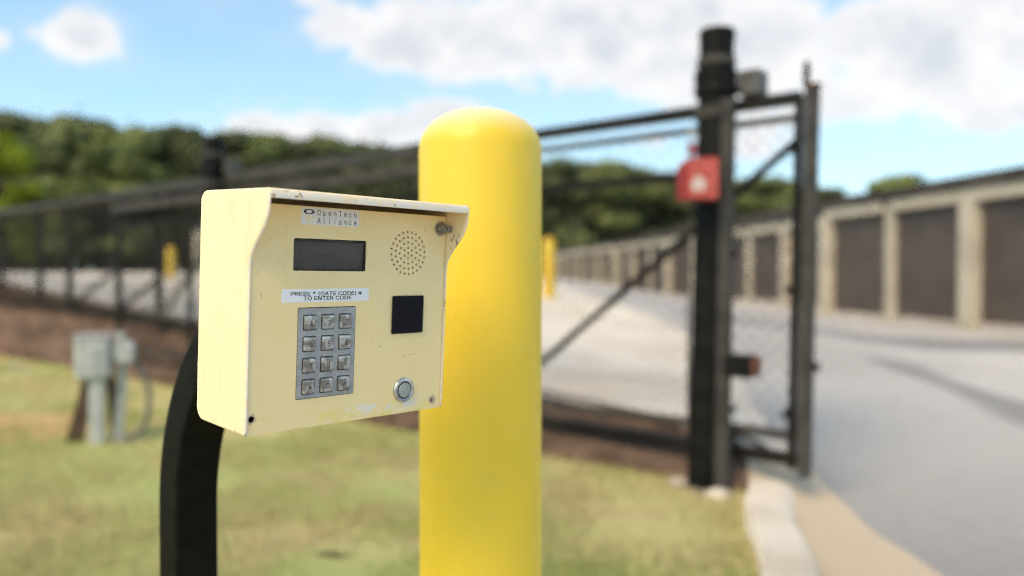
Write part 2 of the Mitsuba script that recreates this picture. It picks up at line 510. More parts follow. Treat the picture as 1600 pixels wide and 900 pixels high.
# ------------------------------------------------------------------ trees
SOFT, KEEP = {}, []


def leafy(V, Fc, normals, color):
    """Foliage whose shading follows the rounded mass it belongs to."""
    path = meshkit.write_ply((V, Fc), False, None, color, normals=normals)
    return {'type': 'ply', 'filename': path, 'face_normals': False, 'bsdf': {'type': 'ref', 'id': 'm_leaf'}}


def leaf_cloud(centres, radii, n, size, r, flat=.8):
    w = np.array([a[0] * a[1] * a[2] for a in radii]) ** .7
    idx = r.choice(len(centres), n, p=w / w.sum())
    d = r.normal(size=(n, 3))
    d /= np.linalg.norm(d, axis=1, keepdims=True)
    rad = r.uniform(.5, 1.0, n) ** .5 * (1 + .16 * r.normal(size=n)).clip(.5, 1.3)
    c = np.asarray(centres)[idx] + d * np.asarray(radii)[idx] * rad[:, None]
    face = d + r.normal(size=(n, 3)) * .38 + [0, 0, .25]      # leaves face outwards and up
    a = np.cross(face, r.normal(size=(n, 3)))
    a /= np.linalg.norm(a, axis=1, keepdims=True)
    b = np.cross(face, a)
    b /= np.linalg.norm(b, axis=1, keepdims=True)
    sz = size * r.uniform(.6, 1.4, n)[:, None]
    V = np.stack([c - a * sz, c - b * sz * .55, c + a * sz, c + b * sz * .55], 1).reshape(-1, 3)
    i = np.arange(n)[:, None] * 4
    Fc = np.vstack([i + [0, 1, 2], i + [0, 2, 3]])
    soft = d + [0, 0, .35]
    SOFT[id(V)] = np.repeat(soft / np.linalg.norm(soft, axis=1, keepdims=True), 4, 0)
    tone = np.repeat((.55 + .45 * r.random(len(centres)))[idx] * r.uniform(.75, 1.2, n), 4)
    KEEP.append(V)
    return V, Fc, tone


def tree_proto(kind, seed):
    """Unit tree: 1 high; pine (tall ragged crown on a bare stem) or broad (leafy to low down)."""
    r = np.random.default_rng(seed)
    bend = r.normal(size=2) * .015
    zs = np.linspace(0, .93, 9)
    stem = np.column_stack([bend[0] * np.sin(zs * 4), bend[1] * np.sin(zs * 3), zs])
    tr = [loft(stem, .022 * (1 - zs * .85) + .002, 8)]
    cs, rs = [], []
    m = 26 if kind == 'pine' else 24
    for i in range(m):
        z = r.uniform(.3, .95) if kind == 'pine' else r.uniform(.14, .92)
        reach = (.17 * (1.08 - z) ** .6 * 1.5 if kind == 'pine' else .27 * math.sqrt(max(.06, 1 - ((z - .5) / .52) ** 2))) * r.uniform(.35, 1)
        th = r.uniform(0, 2 * np.pi)
        c = np.array([reach * math.cos(th), reach * math.sin(th), z])
        sp = np.array([np.interp(z - .04, zs, stem[:, 0]), np.interp(z - .04, zs, stem[:, 1]), z - .04])
        tr.append(loft([sp, (sp + c) / 2 + [0, 0, .01], c], [.007, .005, .002], 5))
        cs.append(c)
        q = r.uniform(.055, .10) if kind == 'pine' else r.uniform(.07, .13)
        rs.append((q, q, q * .75))
    cs.append(np.array([stem[-1, 0], stem[-1, 1], .93]))
    rs.append((.06, .06, .055) if kind == 'pine' else (.11, .11, .06))
    V, Fc, tone = leaf_cloud(cs, rs, 7000, .024, r)
    return cat_(tr), (V, Fc, tone)


mat('m_bark', speckle((.06, .045, .035), (.11, .085, .065), 6), .95, .2)
for nm, c in (('m_leaf', None),):
    scene['m_leaf'] = {'type': 'principledthin', 'base_color': {'type': 'mesh_attribute', 'name': 'vertex_color'}, 'roughness': .75, 'diff_trans': .7, 'spec_trans': 0.0}

PROTOS = {('pine', i): tree_proto('pine', 20 + i) for i in range(3)}
PROTOS.update({('broad', i): tree_proto('broad', 40 + i) for i in range(3)})
LEAF = {'dark': (.22, .25, .125), 'mid': (.27, .31, .14), 'light': (.33, .38, .145), 'spring': (.33, .40, .05)}
CROWN = {}


def tree(name, label, x, y, h, wide, kind, i, tint, rot, group):
    k = thing(name, label, 'tree', group)
    z0 = float(H(x, y)) - .1
    if (kind, i, tint) not in CROWN:
        tr, (V, Fc, tone) = PROTOS[(kind, i)]
        col = np.outer(tone, LEAF[tint]) * (1 + .15 * np.outer(np.sin(np.arange(len(tone)) // 4 * 1.7), [1, .2, -.3]))
        CROWN[(kind, i, tint)] = (mikit.ply(tr, 'm_bark', smooth=True), leafy(V, Fc, SOFT[id(V)], np.clip(col, .005, .5)))
    M = T().translate([x, y, z0]).rotate([0, 0, 1], rot).scale([h * wide, h * wide, h])
    a, b = CROWN[(kind, i, tint)]
    scene[k + '__trunk'] = {**a, 'to_world': M}
    scene[k + '__crown'] = {**b, 'to_world': M}


# the skyline as surveyed: pixel of the top, distance, kind, tint
SKY = [(-40, 160, 96, 'pine', 'dark'), (4, 170, 92, 'broad', 'dark'), (30, 178, 100, 'broad', 'mid'), (60, 182, 96, 'broad', 'dark'), (92, 190, 90, 'broad', 'mid'), (124, 184, 98, 'pine', 'dark'), (148, 190, 102, 'broad', 'mid'),
       (172, 198, 90, 'broad', 'light'), (202, 200, 98, 'broad', 'mid'), (236, 198, 94, 'broad', 'dark'), (264, 206, 100, 'broad', 'mid'), (292, 200, 98, 'pine', 'dark'), (314, 208, 102, 'broad', 'mid'), (340, 206, 104, 'broad', 'mid'),
       (368, 202, 98, 'broad', 'dark'), (398, 208, 100, 'broad', 'light'), (430, 206, 102, 'broad', 'mid'), (464, 218, 100, 'broad', 'dark'), (494, 224, 104, 'broad', 'mid'), (520, 214, 104, 'pine', 'mid'), (556, 220, 108, 'broad', 'mid'),
       (596, 226, 108, 'pine', 'dark'), (640, 228, 108, 'broad', 'mid'), (690, 232, 110, 'broad', 'dark'), (760, 238, 112, 'pine', 'mid'), (840, 250, 110, 'broad', 'mid'),
       (876, 244, 106, 'broad', 'mid'), (904, 252, 110, 'broad', 'dark'), (932, 250, 112, 'broad', 'light'), (962, 252, 106, 'broad', 'light'), (996, 260, 112, 'broad', 'mid'), (1032, 266, 112, 'broad', 'dark'), (1066, 268, 112, 'broad', 'mid'),
       (1110, 274, 108, 'broad', 'mid'), (1160, 278, 110, 'broad', 'light'), (1200, 274, 106, 'broad', 'light'), (1240, 286, 108, 'broad', 'light'), (1412, 270, 80, 'broad', 'light'),
       (1292, 292, 110, 'broad', 'mid')]
WORD = {('pine', 'dark'): 'dark pine', ('pine', 'mid'): 'mid green pine', ('broad', 'dark'): 'dark leafy tree', ('broad', 'mid'): 'mid green leafy tree', ('broad', 'light'): 'light green leafy tree'}
ORD = 'first second third fourth fifth sixth seventh eighth ninth tenth eleventh twelfth thirteenth fourteenth fifteenth sixteenth seventeenth eighteenth'.split()
COUNT = {}
SIDE = lambda px: 'left of the keypad' if px < 320 else ('behind keypad and bollard' if px < 850 else 'right of the bollard')
for j, (px, py, Yd, kind, tint) in enumerate(SKY):
    q = at(px, py, Yd)
    h = q[2] - float(H(q[0], q[1])) + .1
    nm = 'pine_tree' if kind == 'pine' else 'leafy_tree'
    COUNT[SIDE(px)] = COUNT.get(SIDE(px), -1) + 1
    lab = f'{WORD[(kind, tint)]}, {ORD[COUNT[SIDE(px)]]} from left in the tree line {SIDE(px)}'
    grp = 'trees of the far tree line'
    if px == 1412:
        lab, grp = 'light green treetop showing over the roof of the nearest storage building', None
    tree(nm, lab, q[0], q[1], h, (1.4 if kind == 'pine' else 1.1) * rng.uniform(.9, 1.2) * min(1.35, 19 / h), kind, j % 3, tint, rng.uniform(0, 360), grp)
q = at(4, 206, 42)
tree('leafy_tree', 'bright yellow green tree nearest the fence at the left edge', q[0], q[1], q[2] - 1.0, .8, 'broad', 1, 'spring', 40, None)

# the understorey that closes the wood, one mass nobody could count
r = np.random.default_rng(77)
n = 340
ux = np.linspace(-105, 62, n) + r.normal(size=n)
uy = 104 + 9 * np.sin(ux * .05) + r.uniform(-4, 10, n)
hz = r.uniform(9.5, 15, n) * np.interp(ux, [-70, -30, 0, 20, 40], [1.4, 1.2, 1.0, .78, .66])
cs = [np.array([a, b, 1 + c * .45]) for a, b, c in zip(ux, uy, hz)]
rs = [(2.4, 2.2, c * .55) for c in hz]
V, Fc, tone = leaf_cloud(cs, rs, 52000, .5, r)
col = np.outer(tone, (.17, .195, .095))
scene[thing('understorey', 'dark understorey filling the wood beneath the tree line', 'bushes', kind='stuff')] = leafy(V, Fc, SOFT[id(V)], np.clip(col, .004, .5))

# ------------------------------------------------------------------ gate posts, gate, fence
UP = np.array([0, 0, 1.0])
ET3, ES3 = np.array([*ET, 0]), np.array([*ES, 0])


def gate_post(label, t, lean, near):
    k = thing('gate_post', label, 'gate post', None)
    b = fp(t, 0, 0) - [.026 if near else 0, 0, 0]
    ax = np.array([lean, 0, 2.335])
    ax /= np.linalg.norm(ax)
    e1 = np.array([1, 0, 0]) - ax * ax[0]
    e1 /= np.linalg.norm(e1)
    put = lambda m: frame_mesh(m, b, e1, np.cross(ax, e1), ax)
    part(k, 'pipe', put(lathe([(.086, -.25), (.086, 2.29)], 36)), 'm_black_paint', True)
    part(k, 'cap', put(lathe([(.086, 2.286), (.0905, 2.29), (.0905, 2.318), (.082, 2.332), (.05, 2.341), (0, 2.344)], 36)), 'm_black_paint', 40)
    part(k, 'band', put(lathe([(.086, 2.145), (.097, 2.150), (.099, 2.165), (.097, 2.185), (.086, 2.190)], 36)), 'm_faded_black', 40)
    part(k, 'collar', put(lathe([(.086, 1.995), (.103, 2.0), (.107, 2.02), (.103, 2.05), (.100, 2.06), (.106, 2.075), (.106, 2.12), (.099, 2.128), (.086, 2.13)], 36)), 'm_black_paint', 40)
    part(k, 'clamp', put(lathe([(.086, 1.875), (.100, 1.88), (.101, 1.935), (.086, 1.94)], 36)), 'm_faded_black', 40)
    # roller under a sheet metal cover, on the gate side of the post
    o = fp(t, 0, 0) + ET3 * -.125 + ES3 * .10
    o[0] += lean * .9
    F_ = lambda m: frame_mesh(m, o, ET3, ES3, UP)
    part(k, 'roller_cover', F_(bx(-.058, .058, -.06, .06, 1.995, 2.125, .012)), 'm_grey_cover')
    part(k, 'roller_arm', bar(fp(t, .05, 2.04) + [lean * .9, 0, 0], o + [0, 0, 2.04], .05, .05), 'm_black_paint')
    part(k, 'roller', frame_mesh(lathe([(0, -.03), (.036, -.028), (.03, 0), (.036, .028), (0, .03)], 20), o + [0, 0, 2.012 - .005], ET3, UP, -ES3), 'm_black_paint', 35)
    part(k, 'footing', frame_mesh(lathe([(.13, -.2), (.13, .020), (.115, .032), (.07, .036)], 30), b + [.03, -.02, 0], np.array([1, 0, 0]), np.array([0, 1, 0]), UP), 'm_footing', 40)
    if near:
        c0, c1 = fp(t - .095, -.03, .03), fp(t - .095, -.03, 1.97)
        c0[0] -= .012
        c1[0] += .012
        part(k, 'guide_channel', bar(c0, c1, .068, .05, ET3, .005), 'm_tube')
        o2 = fp(t - .165, -.01, .655)
        br = part(k, 'catch_bracket', frame_mesh(bx(-.075, .07, -.05, .05, -.055, .055, .008), o2, ET3, ES3, UP), 'm_black_paint')
        part(br, 'end_plate', frame_mesh(bx(-.092, -.076, -.045, .045, -.048, .05, .004), o2, ET3, ES3, UP), 'm_rust')
        for z in (.30, .44, 1.2):
            part(k, 'bolt', frame_mesh(lathe([(0, -.002), (.017, 0), (.017, .016), (.01, .022), (0, .022)], 8), fp(t - .135, -.03, z), UP, ES3, -ET3), 'm_black_paint')
    return k


gate_post('tall black round gate post nearest the camera, carrying the red box', 0, .058, True)
gate_post('black gate post farther along the fence, just left of the keypad hood', 4.8, .02, False)

GS = .115                                    # the gate leaf runs behind its posts


def chain_link(t0, t1, z0, z1, s, pitch=.085, r_=.0015):
    """Two families of wires, one passing over the other."""
    ms = []
    hgt = z1 - z0
    for sgn in (1, -1):
        for c in np.arange(t0 - hgt, t1 + hgt, pitch):
            a0, a1 = (c, c + hgt) if sgn > 0 else (c + hgt, c)
            lo, hi = 0.0, 1.0
            for lim, side in ((t0, 1), (t1, -1)):
                f0, f1 = side * (a0 - lim), side * (a1 - lim)
                if f0 < 0 and f1 < 0: lo, hi = 1, 0
                elif f0 < 0: lo = max(lo, f0 / (f0 - f1))
                elif f1 < 0: hi = min(hi, f0 / (f0 - f1))
            if hi - lo < .02: continue
            q0 = fp(a0 + (a1 - a0) * lo, s + sgn * .0018, z0 + hgt * lo)
            q1 = fp(a0 + (a1 - a0) * hi, s + sgn * .0018, z0 + hgt * hi)
            ms.append(loft([q0, q1], [r_, r_], 4, False))
    return cat_(ms)


gate = thing('sliding_gate', 'black chain link sliding gate hung between the two gate posts', 'gate')
TN, TT = -.445, 7.0


def gbar(name, t0, z0, t1, z1, w, h, m='m_rail', s=GS, X=None):
    return part(gate, name, bar(fp(t0, s, z0), fp(t1, s, z1), w, h, X), m)


gbar('top_rail', TN + .03, 1.955, TT, 1.965, .06, .055)
gbar('mesh_rail', TN + .03, 1.862, TT, 1.862, .034, .03, 'm_faded_black')
gbar('upper_rail', .06, 1.625, TT, 1.625, .045, .04)
gbar('bottom_rail', TN + .03, .318, TT, .318, .042, .04, 'm_faded_black')
gbar('bottom_track', TN + .03, .205, TT, .205, .058, .05)
gbar('track_beam', 1.62, 1.962, TT, 1.955, .095, .05, 'm_tube', GS - .035)
gbar('track_beam', 1.62, 1.835, TT, 1.815, .085, .04, 'm_faded_black', GS - .03)
e0, e1 = fp(TN, GS - .02, .13), fp(TN, GS - .02, 2.0)
e1[0] += .03
part(gate, 'end_upright', bar(e0, e1, .058, .058, ET3, .006), 'm_tube')
part(gate, 'end_cap', bar(e1 - [0, 0, .004], e1 + [0, 0, .012], .07, .064, ET3, .004), 'm_rust')
sp0 = e1 + ET3 * .03
part(gate, 'spike', loft([sp0, sp0 + [.001, 0, .10], sp0 + [.002, 0, .125]], [.016, .016, .008], 10), 'm_rail')
ip0, ip1 = e0 + ET3 * .062 + [0, 0, .03], e1 + ET3 * .062 - [0, 0, .03]
part(gate, 'inner_upright', bar(ip0, ip1, .034, .04, ET3), 'm_rail')
for z in (.42, .66, 1.02, 1.7):
    part(gate, 'clip', frame_mesh(bx(-.014, .014, -.02, .02, -.02, .02, .004), e0 + (e1 - e0) * (z - .13) / 1.86 + ET3 * (-.045 if z in (.66,) else .092), ET3, ES3, UP), 'm_rail')
for t in (1.50, 3.47, 5.4, 6.95):
    part(gate, 'upright', bar(fp(t, GS, .20), fp(t, GS, 1.965), .046, .04, ET3), 'm_rail')
part(gate, 'diagonal_brace', loft([fp(TN + .04, GS + .03, 1.77), fp(1.45, GS + .03, .36)], [.021, .021], 12), 'm_rail', True)
part(gate, 'diagonal_brace', loft([fp(3.42, GS + .03, .36), fp(1.56, GS + .03, 1.80)], [.016, .016], 12), 'm_rail', True)
for t in (.17, -.40):
    part(gate, 'tension_bar', bar(fp(t, GS - .012, .33), fp(t, GS - .012, 1.86), .014, .006, ET3, .001), 'm_faded_black')
part(gate, 'chain_link_mesh', chain_link(TN + .05, TT, .32, 1.86, GS - .02), 'm_wire', kind='stuff')

fence = thing('chain_link_fence', 'dark chain link fence running off to the left edge, beyond the far gate post', 'fence')
FS = .24
posts = [5.15, 6.28, 7.22, 8.56, 9.5, 10.9, 12.6, 14.6, 17, 19.4]
for t in posts:
    zb = float(H(*fp(t, .45, 0)[:2]))
    part(fence, 'post', lathe([(.04, .0), (.04, 1.99 - zb + .12), (.044, 1.995 - zb + .12), (.03, 2.02 - zb + .12), (0, 2.03 - zb + .12)], 16).apply_translation(fp(t, FS, zb - .12)), 'm_rail', 35)
part(fence, 'top_rail', tube(fp(5.15, FS, 1.965), fp(19.4, FS, 1.99), .048, 14), 'm_tube', True)
part(fence, 'middle_rail', tube(fp(5.15, FS, 1.83), fp(19.4, FS, 1.855), .02, 12), 'm_rail', True)
part(fence, 'bottom_rail', tube(fp(5.15, FS, .60), fp(19.4, FS, 1.05), .028, 12), 'm_rail', True)
part(fence, 'brace', bar(fp(6.26, FS, .66), fp(5.22, FS + .02, 1.46), .085, .03), 'm_galv_dull')
for t in (7.3, 8.64):
    part(fence, 'brace', bar(fp(t, FS + .03, .70), fp(t - .42, FS + .35, 1.12), .05, .03), 'm_rail')
part(fence, 'chain_link_mesh', chain_link(5.15, 19.4, .60, 1.98, FS - .03, .07, .0028), 'm_wire', kind='stuff')

# ------------------------------------------------------------------ red box hung on the post
def rounded(poly, r, res=6):
    return poly.buffer(-r).buffer(r, quad_segs=res)


ro = at(1090, 281, 3.80)
rX = np.array([math.cos(.10), math.sin(.10), 0]) * 1.0
rY = np.array([-math.sin(.10), math.cos(.10), 0])
RB = lambda m: frame_mesh(m, ro, rX, rY, UP)
rb = thing('red_lock_box', 'small red metal lock box with a white mark, hung on the near gate post', 'lock box')
prof = [(-.088, -.098), (.088, -.098), (.088, .106), (-.05, .098), (-.088, .066)]
bm = extrude(Polygon(prof).buffer(-.008).buffer(.008, quad_segs=4), .085)
part(rb, 'case', RB(frame_mesh(bm, [0, .045, 0], [1, 0, 0], [0, 0, 1], [0, -1, 0])), 'm_dark_red', 35)
fm = extrude(Polygon([(-.062, -.092), (.085, -.092), (.085, .101), (-.044, .092), (-.062, .07)]).buffer(-.008).buffer(.008, quad_segs=4), .008)
part(rb, 'door', RB(frame_mesh(fm, [0, -.0405, 0], [1, 0, 0], [0, 0, 1], [0, -1, 0])), 'm_red', 35)
em = shapely.union_all([Point(-.012, -.03).buffer(.03), Point(.018, -.022).buffer(.026), Point(-.004, .0).buffer(.022), sbox(-.036, -.06, .03, -.03)]).buffer(-.009).buffer(.004)
part(rb, 'white_mark', RB(frame_mesh(extrude(em, .0015), [-.012, -.0487, -.002], [1, 0, 0], [0, 0, 1], [0, -1, 0])), 'm_white')
part(rb, 'hasp', RB(bx(-.046, -.006, -.018, .010, .12, .172, .012)), 'm_dark_red')
arc = [(.02 * math.cos(a) - .025, 0, .185 + .05 * math.sin(a)) for a in np.linspace(0, math.pi, 12)]
part(rb, 'shackle', RB(loft(arc, [.006] * 12, 10)), 'm_galv', True)
links = [RB(loft([(-.03 + .016 * math.cos(a) * (i % 2), .01 + .016 * math.cos(a) * ((i + 1) % 2), .07 + .032 * i + .021 * math.sin(a)) for a in np.linspace(0, 2 * math.pi, 13)], [.004] * 13, 6, False)) for i in range(3)]
for m in links: part(rb, 'chain_link', m, 'm_galv', True)

# ------------------------------------------------------------------ far yellow bollards in the yard
def far_bollard(px, Yd, label, rr=.1, hh=.98):
    q = at(px, 400, Yd)
    z0 = float(H(q[0], q[1]))
    m = lathe([(rr, -.1), (rr, hh - .12), (rr * .93, hh - .07), (rr * .7, hh - .03), (rr * .35, hh - .008), (0, hh)], 28)
    k = single('bollard', m.apply_translation([q[0], q[1], z0]), 'm_yellow_far', label, 'bollard', 40)


far_bollard(858, 12.6, 'small far yellow bollard on the concrete apron, right beside the big bollard')
far_bollard(267, 13.6, 'small far yellow bollard behind the fence at left', .075, .56)

# ------------------------------------------------------------------ utility pedestal on the lawn
ped = thing('utility_pedestal', 'grey electrical pedestal with two boxes on posts, standing on the lawn at left', 'electrical box')
po = at(157, 700, 5.05)
po[2] = .02
pa = math.radians(20)
pX, pY = np.array([math.cos(pa), math.sin(pa), 0]), np.array([-math.sin(pa), math.cos(pa), 0])
PP = lambda m: frame_mesh(m, po, pX, pY, UP)
part(ped, 'post', PP(bx(-.06, .025, -.04, .04, -.2, .47, .01)), 'm_galv')
part(ped, 'post', PP(bar((.09, .02, -.2), (.13, .04, .52), .046, .046)), 'm_galv')
mbx = part(ped, 'meter_box', PP(bx(-.135, .065, -.08, .08, .42, .685, .016)), 'm_galv')
part(mbx, 'cover', PP(bx(-.03, .058, -.09, -.081, .435, .62, .004)), 'm_grey_plastic')
part(mbx, 'lid', PP(bx(-.142, .07, -.088, .085, .686, .70, .004)), 'm_galv')
sbk = part(ped, 'side_box', PP(bx(.075, .205, -.05, .06, .51, .655, .018)), 'm_galv')
part(sbk, 'cap', PP(bx(.09, .15, -.03, .04, .656, .71, .012)), 'm_galv')
cp = [(.20, .02, .5), (.245, .02, .44), (.285, .0, .33), (.285, -.02, .2), (.25, -.03, .09), (.18, -.03, .02), (.10, -.03, -.02), (.04, -.03, -.05)]
cs_ = make_interp_spline(np.arange(len(cp)), np.array(cp), k=3)(np.linspace(0, len(cp) - 1, 40))
part(ped, 'conduit', PP(loft(cs_, [.017] * 40, 12)), 'm_conduit', True)
part(ped, 'stake', PP(bar((-.19, .06, -.12), (-.06, .05, .40), .09, .04)), 'm_wood')
part(ped, 'stake', PP(bar((.10, .06, -.12), (.05, .07, .42), .05, .04)), 'm_wood')

# ------------------------------------------------------------------ the big yellow bollard
bc = at(751, 600, 1.168)
R_ = .0905
dome = [(R_, -.3), (R_, 1.283)] + [(R_ * math.cos(a) ** .9, 1.283 + .062 * math.sin(a)) for a in np.linspace(.12, math.pi / 2 - 1e-6, 18)]
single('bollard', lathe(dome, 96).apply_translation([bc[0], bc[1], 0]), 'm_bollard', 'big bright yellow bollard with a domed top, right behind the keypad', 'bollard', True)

# ------------------------------------------------------------------ the entry keypad
KU = np.array([.69131003, .72254836, -.00378279]); KU /= np.linalg.norm(KU)
KV = np.array([.04187032, -.03483254, .99851568]); KV = KV - KU * (KU @ KV); KV /= np.linalg.norm(KV)
KN = np.cross(KU, KV)
KO = at(385, 668, .72)
K = lambda m: frame_mesh(m, KO, KU, KV, KN)                # x right, y up, z out of the panel, in metres
mm = .001


def klocal(p):
    q = p - mi.Point3f(*map(float, KO))
    return (dr.dot(q, mi.Vector3f(*map(float, KU))), dr.dot(q, mi.Vector3f(*map(float, KV))), dr.dot(q, mi.Vector3f(*map(float, KN))))


# the wing's front edge: depth (out of the panel) against height
WING = [(-.010, .0016), (.148, .0016), (.155, .0030), (.161, .0062), (.168, .0118), (.176, .0195), (.184, .0265), (.192, .0312), (.199, .0335), (.206, .0346), (.213, .0350)]
wv, wn = np.array(WING).T


def chip_fn(p, n, uv):
    a, b, c = klocal(p)
    base = mix((.90, .735, .45), (.92, .76, .49), fbm(a * 40, b * 40, c * 40, 3))
    # faint handling grime
    g = smoothstep(.5, .8, fbm(a * 90 + 5, b * 25, c * 60, 4))
    base = mix(base, (.62, .48, .22), .16 * g)
    edge = mi.Float(WING[0][1])                              # how far the wing stands out at this height
    for (v0, n0), (v1, n1) in zip(WING[:-1], WING[1:]):
        edge = dr.select(b > v0, n0 + (n1 - n0) * dr.clip((b - v0) / (v1 - v0), 0, 1), edge)
    e = edge - c
    nz = fbm(a * 260, b * 260, c * 260, 3)
    rub = smoothstep(.0030, .0004, e + .0056 * (nz - .48)) * smoothstep(-.02, .0, c)
    base = mix(base, (.82, .77, .70), .9 * rub * smoothstep(.28, .5, nz))
    deep = smoothstep(.0016, .0, e + .006 * (nz - .36)) * smoothstep(-.002, .002, c)
    base = mix(base, (.20, .12, .10), .8 * deep * smoothstep(.64, .70, fbm(a * 200, b * 240, c * 420, 2)))
    # paint knocked off the right wing by the lock
    k = smoothstep(.229, .234, a) * smoothstep(.150, .158, b) * smoothstep(.192, .178, b) * smoothstep(.004, .012, c)
    base = mix(base, (.23, .11, .13), k * smoothstep(.60, .64, fbm(a * 500, b * 210, c * 230, 2)))
    low = smoothstep(.004, -.007, b + .006 * (nz - .5))
    return mix(base, (.30, .19, .09), .5 * low * smoothstep(.55, .68, nz))


def panel_fn(p, n, uv):
    a, b, c = klocal(p)
    base = mix((.92, .725, .36), (.94, .755, .405), fbm(a * 32, b * 32, 0, 3))
    nz = fbm(a * 300, b * 300, 1, 3)
    big = fbm(a * 60, b * 160, 4, 3)
    # white primer scuffed bare along the bottom
    sc = smoothstep(.014, .004, b + .012 * (big - .5)) * smoothstep(-.008, .002, b) * smoothstep(.08, .15, a) * smoothstep(.215, .18, a)
    base = mix(base, (.80, .785, .77), sc * smoothstep(.44, .60, big) * .9)
    sc2 = smoothstep(.012, .002, b) * smoothstep(.55, .66, fbm(a * 70 + 9, b * 130, 2, 3))
    base = mix(base, (.85, .72, .2), sc2 * .6)
    # grime under the screws and beside the lock
    for (u0, v0, r0) in ((.0045, .0065, .006), (.2225, .001, .007), (.2255, .192, .011)):
        d = dr.sqrt(dr.square(a - u0) + dr.square(b - v0))
        base = mix(base, (.42, .32, .26), smoothstep(r0, r0 * .45, d + .004 * (nz - .5)) * .75)
    spots = smoothstep(.90, .95, noise(a * 260, b * 260, 7)) * smoothstep(.55, .7, fbm(a * 20, b * 20, 3, 2))
    base = mix(base, (.45, .33, .16), spots * .5)
    # a scratch by the pinhole
    s = smoothstep(.0006, .0002, dr.abs(b - .0545 - .08 * (a - .19) + .0008 * (nz - .5))) * smoothstep(.186, .189, a) * smoothstep(.202, .196, a)
    base = mix(base, (.5, .42, .25), s * .6)
    edge = smoothstep(.0022, .0004, a + .0012 * (nz - .5))
    return mix(base, (.80, .74, .62), edge * .7)


mat('m_case', proc(chip_fn), .45, .4)
mat('m_panel', proc(panel_fn), .45, .5)
mat('m_gap', (.012, .010, .008), .9, .1)
mat('m_sticker', (.80, .79, .80), .4)
mat('m_label', (.86, .86, .88), .45)
mat('m_ink', (.008, .008, .010), .8, .2)
mat('m_ink_blue', (.012, .016, .07), .5)
mat('m_ink_yellow', (.78, .72, .30), .5)
mat('m_plate', speckle((.36, .365, .37), (.43, .432, .435), 160), .42, .5, .35)


def key_fn(p, n, uv):
    a, b, c = klocal(p)
    g = fbm(a * 230, b * 230, 3, 3)
    return mix((.60, .59, .57), (.30, .285, .26), smoothstep(.36, .64, g))


mat('m_key', proc(key_fn), .3, .5, .8)
mat('m_steel', speckle((.52, .52, .52), (.66, .66, .66), 300), .25, .5, .9)
mat('m_steel_dull', speckle((.40, .42, .39), (.5, .52, .48), 200), .45, .5, .6)
mat('m_lock', speckle((.22, .2, .18), (.42, .40, .37), 260), .4, .5, .7)
mat('m_lens', (.006, .006, .011), .5, .15)
mat('m_lcd', proc(lambda p, n, uv: mix((.010, .008, .009), (.018, .014, .016), fbm(p.x * 40, p.y * 40, p.z * 90, 2))), .5, .2)
mat('m_lcd_seg', (.12, .11, .115), .5)
mat('m_bezel', (.006, .005, .006), .5, .2)

kp = thing('entry_keypad', 'pale yellow gate entry keypad box with hooded front, on a curved black post', 'keypad')

# --- case: a bent steel shell with S-curved wings and a hood
D = .098
TOPV, BOTV = .2185, -.0085
back = []
for cx, cy, a0, rr in ((-D + .012, TOPV - .012, 90, .012), (-D + .014, BOTV + .014, 180, .014)):
    for a in np.linspace(a0, a0 + 90, 8):
        back.append((cx + rr * math.cos(math.radians(a)), cy + rr * math.sin(math.radians(a))))
sp = make_interp_spline(wv, wn, k=1)
vv = np.concatenate([np.linspace(-.004, .146, 6), np.linspace(.15, .2125, 26)])
front = [(float(np.interp(v_, wv, wn)), v_) for v_ in vv]
ring = [(-.030, TOPV), (-.07, TOPV)] + back + [(-.05, BOTV), (-.0, BOTV)] + front + [(.034, TOPV - .002), (.032, TOPV), (.0, TOPV)]
pp = Polygon(ring).buffer(0)


def rounded_extrude(poly, x0, x1, r, steps=5):
    """Poly in (n, v); extruded along u from x0 to x1 with rounded end edges."""
    pts = np.array(poly.exterior.coords)[:-1]
    if not poly.exterior.is_ccw: pts = pts[::-1]
    e = np.roll(pts, -1, 0) - np.roll(pts, 1, 0)
    nrm = np.column_stack([e[:, 1], -e[:, 0]])
    nrm /= np.linalg.norm(nrm, axis=1, keepdims=True)
    rings = []
    al = np.linspace(0, np.pi / 2, steps)
    seq = [(x0 + r * (1 - math.sin(a)), r * (1 - math.cos(a))) for a in al[::-1]] + [(x1 - r * (1 - math.sin(a)), r * (1 - math.cos(a))) for a in al]
    for x, ins in seq:
        q = pts - nrm * ins
        rings.append(np.column_stack([np.full(len(q), x), q[:, 1], q[:, 0]]))       # (u, v, n)
    n = len(pts)
    V = np.vstack(rings)
    Fc = []
    for i in range(len(rings) - 1):
        for j in range(n):
            k = (j + 1) % n
            Fc += [[i * n + j, (i + 1) * n + j, (i + 1) * n + k], [i * n + j, (i + 1) * n + k, i * n + k]]
    for off, flip, q in ((0, False, rings[0]), ((len(rings) - 1) * n, True, rings[-1])):
        v2, f2 = trimesh.creation.triangulate_polygon(Polygon(q[:, [2, 1]]), engine='earcut')
        from scipy.spatial import cKDTree
        ix = cKDTree(q[:, [2, 1]]).query(v2)[1] + off
        f2 = ix[f2]
        Fc += (f2[:, ::-1] if flip else f2).tolist()
    m = trimesh.Trimesh(V, Fc, process=False)
    trimesh.repair.fix_normals(m)
    return m


def to_man(m):
    m = m.copy()
    m.merge_vertices()
    return m3.Manifold(m3.Mesh(np.asarray(m.vertices, np.float32), np.asarray(m.faces, np.uint32)))


def to_tri(M):
    q = M.to_mesh()
    return trimesh.Trimesh(q.vert_properties[:, :3], q.tri_verts, process=False)


outer = to_man(rounded_extrude(pp, -.0028, .2372, .0026))
cav = to_man(bx(-.0006, .2342, -.006, .2164, -D + .016, .0315)) + to_man(bx(-.0006, .2342, -.03, .2098, -.012, .06))
case = outer - cav
part(kp, 'case', K(to_tri(case)), 'm_case', 32)

